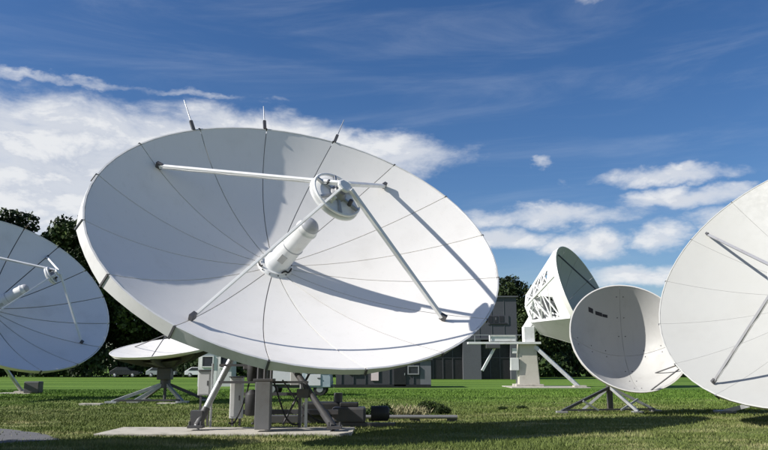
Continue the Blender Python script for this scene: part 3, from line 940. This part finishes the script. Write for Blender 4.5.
# conduits and gear on the ground right of the pad
cd = thing('conduit_rack', 'low grey pipes on short stands running right from the big dish', 'pipes', (0.4, 22.5, 0))
for i, (y, z) in enumerate(((22.3, .13), (22.5, .13))):
    MB().tube((-.6, y, z), (2.15, y, z), .05, seg=10).build('pipe', 'cabinet_dark', cd)
for x in (-.3, .9, 2.0):
    MB().beam((x, 22.4, 0), (x, 22.4, .08), .3, .06, ref=(0, 1, 0)).build('stand', 'steel_dark', cd)
g1 = thing('gear_housing', 'black machinery housing on the grass beside the right leg of the big dish', 'machine', (-.9, 20.7, 0))
MB().box((-.95, 20.7, .30), (.9, .6, .42)).build('housing', 'steel_dark', g1, bevel=.06)
MB().lathe((-.35, 20.6, .34), (1, 0, 0), [(0, .2), (.45, .2), (.5, .12)], 16).build('motor', 'black_rubber', g1)
MB().box((-.95, 20.7, .57), (.5, .4, .12)).build('cover', 'black_rubber', g1, bevel=.03)
MB().beam((-1.5, 20.5, .05), (.3, 20.5, .05), .2, .1).build('skid', 'steel_dark', g1)
g2 = thing('gear_housing', 'black covered gear box standing behind the right leg of the big dish', 'machine', (-1.7, 21.6, 0))
MB().box((-1.75, 21.6, .40), (1.1, .6, .4)).build('housing', 'black_rubber', g2, bevel=.06)
MB().box((-2.3, 21.6, .12), (2.6, .3, .22)).build('base_frame', 'steel_dark', g2, bevel=.02)
MB().tube((-1.3, 21.5, .55), (-1.3, 21.5, .85), .12, seg=12).build('filler_cap', 'steel_dark', g2)


def dry_tuft(label, x, y, w, h, n):
    """clump of upright straw blades."""
    xx = x + rng.normal(size=n) * w * .5; yy = y + rng.normal(size=n) * .12
    hh = h * (.5 + .6 * rng.random(n)); a = rng.random(n) * 6.28; lx = rng.normal(size=n) * .07; ly = rng.normal(size=n) * .07
    mb = MB()
    for k in range(n):
        c_, s_ = math.cos(a[k]) * .012, math.sin(a[k]) * .012
        mb.add([(xx[k] - c_, yy[k] - s_, 0), (xx[k] + c_, yy[k] + s_, 0), (xx[k] + lx[k] + c_ * .6, yy[k] + ly[k] + s_ * .6, hh[k] * .7), (xx[k] + lx[k] * 1.8, yy[k] + ly[k] * 1.8, hh[k])], [(0, 1, 2), (0, 2, 3)])
    tag(mb.build('grass_tuft', 'straw', recalc=False), label, 'grass', 'dry tufts by the pipes')


dry_tuft('larger pale dry grass tuft behind the low pipes', .25, 24.6, .7, .40, 260)
dry_tuft('smaller pale dry grass tuft behind the low pipes, next to the dark shrubs', .95, 24.8, .5, .34, 180)

# ------------------------------------------------------------------ vehicles and buildings
def window_unit(parent, c, w, h, depth_axis, mat='glass_dark', frame='steel_grey', side=(1, 0, 0)):
    n = V(depth_axis); s = V(side); c = V(c)
    fr = MB()
    t = .08
    for k in (-1, 1):
        fr.box(c + s * (k * (w / 2 + t / 2)) + n * .03, (t, .10, h + 2 * t), axes=(s, n, V(0, 0, 1)))
        fr.box(c + V(0, 0, k * (h / 2 + t / 2)) + n * .03, (w - .002, .098, t), axes=(s, n, V(0, 0, 1)))
    wdw = fr.build('window', frame, parent)
    MB().box(c + n * .02, (w, .03, h), axes=(s, n, V(0, 0, 1))).build('pane', mat, wdw)
    return wdw


# white light truck behind the pad
tr = thing('light_truck', 'white light truck with a pale blue windscreen parked behind the big dish pedestal', 'truck', (-5.7, 48.5, 0))
MB().box((-6.65, 48.5, 1.25), (2.3, 1.8, 1.3)).build('cargo_box', 'car_white', tr, bevel=.04)
MB().prism([(-5.46, 47.6, .45), (-3.9, 47.6, .45), (-3.9, 47.6, 1.0), (-4.15, 47.6, 1.75), (-5.46, 47.6, 1.8)], (0, 1.75, 0)).build('cab', 'glass_pale', tr, bevel=.04)
dr = MB().box((-4.85, 47.58, .85), (.8, .03, .6)).build('door', 'car_white', tr, bevel=.01)
MB().box((-4.55, 47.555, .95), (.16, .03, .05)).build('handle', 'steel_dark', dr)
MB().prism([(-5.3, 47.585, 1.2), (-4.1, 47.585, 1.2), (-4.3, 47.585, 1.65), (-5.3, 47.585, 1.65)], (0, -.02, 0)).build('side_window', 'glass_pale', tr)
MB().box((-5.75, 48.5, .5), (3.9, 1.5, .16)).build('chassis', 'steel_dark', tr)
for x in (-7.1, -4.5):
    for y in (47.75, 49.2):
        wh = MB().lathe((x, y - .1, .36), (0, 1, 0), [(0, .34), (.03, .36), (.17, .36), (.2, .34)], 18).build('wheel', 'black_rubber', tr)
        MB().lathe((x, y - .115, .36), (0, 1, 0), [(0, .17), (.02, .19)], 14).build('rim', 'galvanised', wh)
for y in (47.9, 49.0):
    MB().box((-3.885, y, .72), (.05, .25, .14)).build('headlight', 'glass_pale', tr)

tr.location += V(1.0, -6.5, 0)
# low dark equipment building behind the big dish
lb = thing('equipment_building', 'long low dark grey equipment building with a pale notice, under the big dish rim', 'building', (-.2, 56.5, 0))
MB().box((-.45, 58.5, 1.02), (6.3, 4.0, 2.04)).build('wall', 'facade_dark', lb)
MB().box((3.12, 58.5, 1.01), (.82, 3.99, 2.02)).build('end_bay', 'facade_mid', lb)
MB().box((-.1, 58.5, 2.10), (7.5, 4.3, .12)).build('roof', 'facade', lb)
MB().box((-.68, 56.45, 1.02), (.56, .06, 1.0)).build('notice_board', 'notice', lb, bevel=.01)
MB().box((-.1, 56.46, .12), (7.2, .06, .24)).build('plinth', 'door_dark', lb)
for i in range(7):
    x = -3.2 + i * .9
    if abs(x + .68) < .4: continue
    MB().box((x, 56.47, 1.15), (.05, .05, 1.7)).build('wall_batten', 'facade', lb)
dr = MB().box((1.2, 56.46, 1.0), (.9, .06, 1.75)).build('door', 'door_dark', lb)
MB().box((1.55, 56.41, 1.0), (.05, .05, .16)).build('handle', 'galvanised', dr)
for x in (-2.2, 2.2):
    window_unit(lb, (x, 56.46, 1.3), .7, .5, (0, -1, 0))

# tall hall at the right
hb = thing('hall_building', 'tall grey hall with dark gate openings right of the big dish', 'building', (11.5, 92, 0))
X0, X1, YF = 2.5, 16.3, 91.0
MB().box(((X0 + X1) / 2, YF + 5.6, 7.35), (X1 - X0, 10.8, 5.2)).build('wall', 'facade', hb)
for x0, x1 in ((2.5, 3.6), (9.6, 11.8), (15.4, 16.3)):
    MB().box(((x0 + x1) / 2, YF + .55, 2.37), (x1 - x0, .9, 4.74)).build('pillar', 'facade_light', hb)
MB().box(((X0 + X1) / 2, YF + 6.0, 2.3), (X1 - X0 - .3, 9.6, 4.6)).build('inner_wall', 'facade_dark', hb)
for x0, x1 in ((3.6, 9.6), (11.8, 15.4)):
    g = MB().box(((x0 + x1) / 2, YF + .95, 2.3), (x1 - x0 - .05, .12, 4.55)).build('gate', 'door_dark', hb)
    nn = 5 if x1 - x0 > 5 else 3
    for i in range(1, nn):
        MB().box((x0 + (x1 - x0) * i / nn, YF + .85, 2.3), (.12, .06, 4.5)).build('gate_post', 'facade_dark', g)
    MB().box(((x0 + x1) / 2, YF + .84, 2.6), (x1 - x0 - .1, .05, .12)).build('gate_rail', 'facade_dark', g)
MB().box(((X0 + X1) / 2, YF + 5.6, 10.02), (X1 - X0 + .5, 11.2, .16)).build('roof', 'facade_light', hb)
MB().box(((X0 + X1) / 2, YF + .12, 4.86), (X1 - X0, .2, .22)).build('cornice', 'facade_light', hb)
sg = MB().box((14.0, YF + .16, 7.15), (2.6, .07, 1.1)).build('sign', 'facade', hb)
for x, w, z, h in ((13.05, .55, 7.25, .75), (13.72, .5, 7.25, .72), (14.42, .55, 7.28, .7), (14.0, 2.1, 6.72, .16)):
    MB().box((x, YF + .11, z), (w, .04, h)).build('sign_mark', 'mark_dark', sg)
MB().box((13.72, YF + .085, 7.3), (.18, .02, .3)).build('sign_mark', 'facade_light', sg)
for i in range(1, 9):
    MB().box((X0 + i * 1.53, YF + .185, 7.4), (.05, .05, 5.0)).build('panel_joint', 'facade_light', hb)

# site cabin behind the cabinet
cbn = thing('site_cabin', 'small white site cabin with a dark window left of the big dish pedestal', 'cabin', (-13.4, 60, 0))
MB().box((-14.1, 61, 1.35), (1.5, 1.9, 2.7)).build('wall', 'cabin_white', cbn)
MB().box((-12.75, 61, 1.3), (1.15, 1.9, 2.6)).build('side_bay', 'cabinet_grey', cbn)
MB().box((-13.4, 61, 2.78), (3.0, 2.2, .12)).build('roof', 'cabinet_dark', cbn)
window_unit(cbn, (-14.1, 60.03, 1.95), .8, .75, (0, -1, 0), frame='cabin_white')
window_unit(cbn, (-12.75, 60.03, 1.9), .6, .8, (0, -1, 0), frame='cabin_white')


def car(label, x, y, mat, rz=0.0):
    r = thing('parked_car', label, 'car', (x, y, 0), 'cars parked below the trees')
    L, Wd = 4.2, 1.75
    prof = [(-L / 2, .35), (L / 2, .35), (L / 2, .75), (L / 2 - .15, .86), (L / 2 - 1.15, .95), (L / 2 - 1.75, 1.42), (-L / 2 + .95, 1.45), (-L / 2 + .2, .98), (-L / 2, .85)]
    MB().prism([(x + px, y - Wd / 2, pz) for px, pz in prof], (0, Wd, 0)).build('body', mat, r, bevel=.05)
    MB().prism([(x + px, y - Wd / 2 - .005, pz) for px, pz in ((L / 2 - 1.3, .98), (L / 2 - 1.78, 1.36), (-L / 2 + 1.0, 1.38), (-L / 2 + .5, .98))], (0, -.02, 0)).build('side_window', 'glass_dark', r)
    for px in (-L / 2 + .8, L / 2 - .85):
        for py in (-Wd / 2 + .08, Wd / 2 - .28):
            wh = MB().lathe((x + px, y + py - .12, .32), (0, 1, 0), [(0, .29), (.03, .32), (.18, .32), (.2, .29)], 16).build('wheel', 'black_rubber', r)
            MB().lathe((x + px, y + py - .135, .32), (0, 1, 0), [(0, .15), (.02, .18)], 12).build('rim', 'galvanised', wh)
    for py in (-.6, .6):
        MB().box((x + L / 2 - .04, y + py, .68), (.12, .3, .12)).build('headlight', 'glass_pale', r)


car('black car parked below the trees, leftmost under the flat dish', -37.0, 108, 'car_black')
car('silver car parked below the trees behind the flat dish', -32.0, 108.5, 'car_silver')
car('white car parked below the trees beside the dark post of the flat dish', -26.3, 108, 'car_white')

# ------------------------------------------------------------------ trees and shrubs
def leaf_mesh(name, lobes, n, leaf, mat):
    """lobes: (cx, cy, cz, rx, ry, rz); leaf clumps spread through the outer part of each lobe."""
    vol = np.array([l[3] * l[4] * l[5] for l in lobes]) ** (2 / 3); vol = vol / vol.sum()
    ids = rng.choice(len(lobes), n, p=vol)
    lb_ = np.array(lobes)[ids]
    u = rng.normal(size=(n, 3)); u /= np.linalg.norm(u, axis=1)[:, None]
    rad = 0.55 + 0.5 * rng.random(n) ** 0.7
    # bumpy outline
    rad *= 1 + 0.16 * np.sin(u[:, 0] * 7 + ids) * np.sin(u[:, 2] * 8 + 2 * ids)
    c = lb_[:, :3] + u * lb_[:, 3:] * rad[:, None]
    a = rng.normal(size=(n, 3)); a /= np.linalg.norm(a, axis=1)[:, None]
    b_ = np.cross(a, rng.normal(size=(n, 3))); b_ /= np.linalg.norm(b_, axis=1)[:, None]
    s = leaf * (0.5 + rng.random(n))[:, None]
    co = np.stack([c - a * s, c + b_ * s * .55, c + a * s, c - b_ * s * .55], 1).astype(np.float32)
    me = bpy.data.meshes.new(name)
    me.vertices.add(n * 4); me.loops.add(n * 4); me.polygons.add(n)
    me.vertices.foreach_set('co', co.ravel())
    me.loops.foreach_set('vertex_index', np.arange(n * 4, dtype=np.int32))
    me.polygons.foreach_set('loop_start', np.arange(0, n * 4, 4, dtype=np.int32))
    me.polygons.foreach_set('loop_total', np.full(n, 4, np.int32))
    me.update(); me.materials.append(MATS[mat])
    return me


def trunk_mesh(h, r, spread, nl):
    mb = MB()
    pts = [V(0, 0, -.1), V(.1, 0, h * .3), V(-.05, .1, h * .55), V(.1, -.05, h * .85)]
    rs = [r, r * .75, r * .55, r * .2]
    for i in range(3): mb.tube(pts[i], pts[i + 1], rs[i], rs[i + 1], 10)
    for k in range(nl):
        a = k * 2.4 + random.random(); z = h * (.25 + .55 * k / nl)
        p = V(0, 0, z); q = p + V(math.cos(a) * spread * .4, math.sin(a) * spread * .4, h * .10)
        e = q + V(math.cos(a + .3) * spread * .35, math.sin(a + .3) * spread * .35, h * .10)
        mb.tube(p, q, r * .4, r * .25, 7); mb.tube(q, e, r * .25, r * .08, 6)
    return mb


def rand_lobes(h, w, base, n):
    out = []
    for i in range(n):
        t = i / (n - 1)
        z = base + (h - base) * (0.08 + 0.82 * t)
        prof = math.sin(math.pi * (0.18 + 0.72 * t)) ** .8
        a = i * 2.399; rr = w * prof * random.uniform(.35, .75)
        lr = w * random.uniform(.28, .42) * (0.65 + .5 * prof)
        out.append((rr * math.cos(a), rr * math.sin(a), z, lr, lr, lr * random.uniform(.7, .95)))
    out.append((0, 0, h - w * .3, w * .3, w * .3, w * .32))
    return out


VAR = []
for i, (h, w, base, lm) in enumerate(((21, 6.5, 2.5, 'leaf_dark'), (18, 6.2, 1.8, 'leaf_mid'), (23, 5.6, 2.5, 'leaf_dark'), (15, 5.5, 1.2, 'leaf_mid'))):
    cm = leaf_mesh('crown', rand_lobes(h, w, base, 22), 17000, .27, lm)
    tm = trunk_mesh(h, .45, w, 9).build('trunk', 'bark'); tmesh = tm.data; bpy.data.objects.remove(tm)
    VAR.append((h, cm, tmesh))


def tree(label, x, y, v, height, rz, group='trees behind the antennas'):
    h, cm, tm = VAR[v]
    r = thing('broadleaf_tree', label, 'tree', (x, y, 0), group)
    s = height / h
    for nm, me in (('trunk', tm), ('crown', cm)):
        o = bpy.data.objects.new(nm, me); col.objects.link(o); o.parent = r
        o.scale = (s, s, s); o.rotation_euler = (0, 0, rz)
    return r


TREES = [
    ('dark broadleaf tree at the far left edge, its top above the shaded dish', -58, 112, 0, 25.5, .3),
    ('broadleaf tree second from the left edge, between the two left dishes', -50.5, 115, 1, 24.5, 1.4),
    ('pointed dark tree third from the left edge behind the shaded dish', -44.5, 112, 2, 26.0, 2.2),
    ('broadleaf tree just left of the big dish rim', -38.5, 117, 1, 23.5, 3.0),
    ('dark broadleaf tree above the flat dish', -31.5, 114, 0, 22.0, 4.0),
    ('broadleaf tree behind the flat dish post', -25.0, 116, 3, 18.5, 5.0),
    ('dark broadleaf tree behind the white site cabin', -18.5, 115, 2, 17.0, .9),
    ('broadleaf tree hidden mostly by the big dish', -10, 118, 1, 16.0, 1.9),
    ('dark tree showing above the grey hall', 20.0, 116, 0, 15.6, 2.6),
    ('green tree right of the grey hall, behind the white truss', 24.0, 113, 1, 14.2, .2),
    ('dark tree behind the tall dish and its back stay', 29.0, 117, 3, 12.0, 1.1),
    ('low dark tree behind the smaller cream dish', 35.5, 113, 1, 9.5, 2.9),
    ('low dark tree between the cream dish and the right dish', 43.0, 115, 3, 7.5, 3.7),
    ('low dark tree behind the bright right dish', 52.0, 114, 1, 8.0, 4.9),
]
for t in TREES: tree(*t)
# out of the frame to the left: its shadow lies across the near corner
tree('broadleaf tree standing left of the path beyond the frame', -12.6, 13.3, 3, 7.0, .5, 'trees beside the path')


def shrub(label, x, y, w, h, v, mesh_cache={}, name='shrub'):
    key = v
    if key not in mesh_cache:
        lo = [(random.uniform(-.6, .6), random.uniform(-.3, .3), random.uniform(.25, .75), random.uniform(.3, .5), .4, random.uniform(.25, .4)) for _ in range(9)]
        lo += [(-.6, 0, .3, .4, .4, .3), (.6, 0, .3, .4, .4, .3), (0, 0, .35, .5, .4, .35)]
        mesh_cache[key] = leaf_mesh('foliage', lo, 2600, .075, 'leaf_dark' if v % 2 else 'leaf_shrub')
    r = thing(name, label, 'shrub', (x, y, 0), 'shrubs along the tree line')
    o = bpy.data.objects.new('foliage', mesh_cache[key]); col.objects.link(o); o.parent = r
    o.scale = (w, w * .8, h)
    st = MB().tube((x, y, -.05), (x, y, h * .4), .05 * w, .02 * w, 6)
    st.tube((x, y, h * .1), (x + w * .3, y, h * .5), .03 * w, .01 * w, 6)
    st.build('stem', 'bark', r)


words = ['left of the shaded dish pedestal', 'below the tree at the left edge', 'between the shaded dish and the flat dish', 'left of the parked cars', 'behind the black car',
         'behind the silver car', 'behind the white car', 'right of the flat dish post', 'left of the white site cabin', 'behind the site cabin roof', 'behind the big dish pedestal',
         'behind the white light truck', 'behind the low dark building', 'right of the grey hall', 'behind the beige pedestal', 'behind the back stay of the tall dish', 'behind the tripod of the cream dish',
         'left of the gap between the two right dishes', 'in the gap between the two right dishes', 'behind the right dish']
xs = [-62, -55, -48.5, -42.5, -37, -32, -27, -22.5, -18, -13.5, -8, -3, 2, 19, 23.5, 28, 33, 38, 43.5, 50]
for i, (x, wd) in enumerate(zip(xs, words)):
    shrub('dense dark shrub at the tree line ' + wd, x, 110.5 + 1.5 * math.sin(i * 1.7), 3.6 + .4 * math.sin(i), (4.6 if x < 10 else 4.0) + .6 * math.cos(i * 2.1), i % 4)
for i, (x, y, w, h, lab) in enumerate(((1.45, 25.6, .36, .42, 'small dark shrub in the grass right of the dry tufts'), (1.95, 25.3, .3, .36, 'small dark shrub at the right end of the low pipes'),
                                       (-.2, 23.4, .5, .5, 'small dark shrub behind the black machinery housing'), (5.2, 28.6, .22, .14, 'low green weed clump left of the cream dish tripod'),
                                       (4.4, 28.2, .2, .12, 'low green weed clump further left of the cream dish tripod'))):
    shrub(lab, x, y, w, h, i % 4, name='shrub' if i < 3 else 'weed_clump')
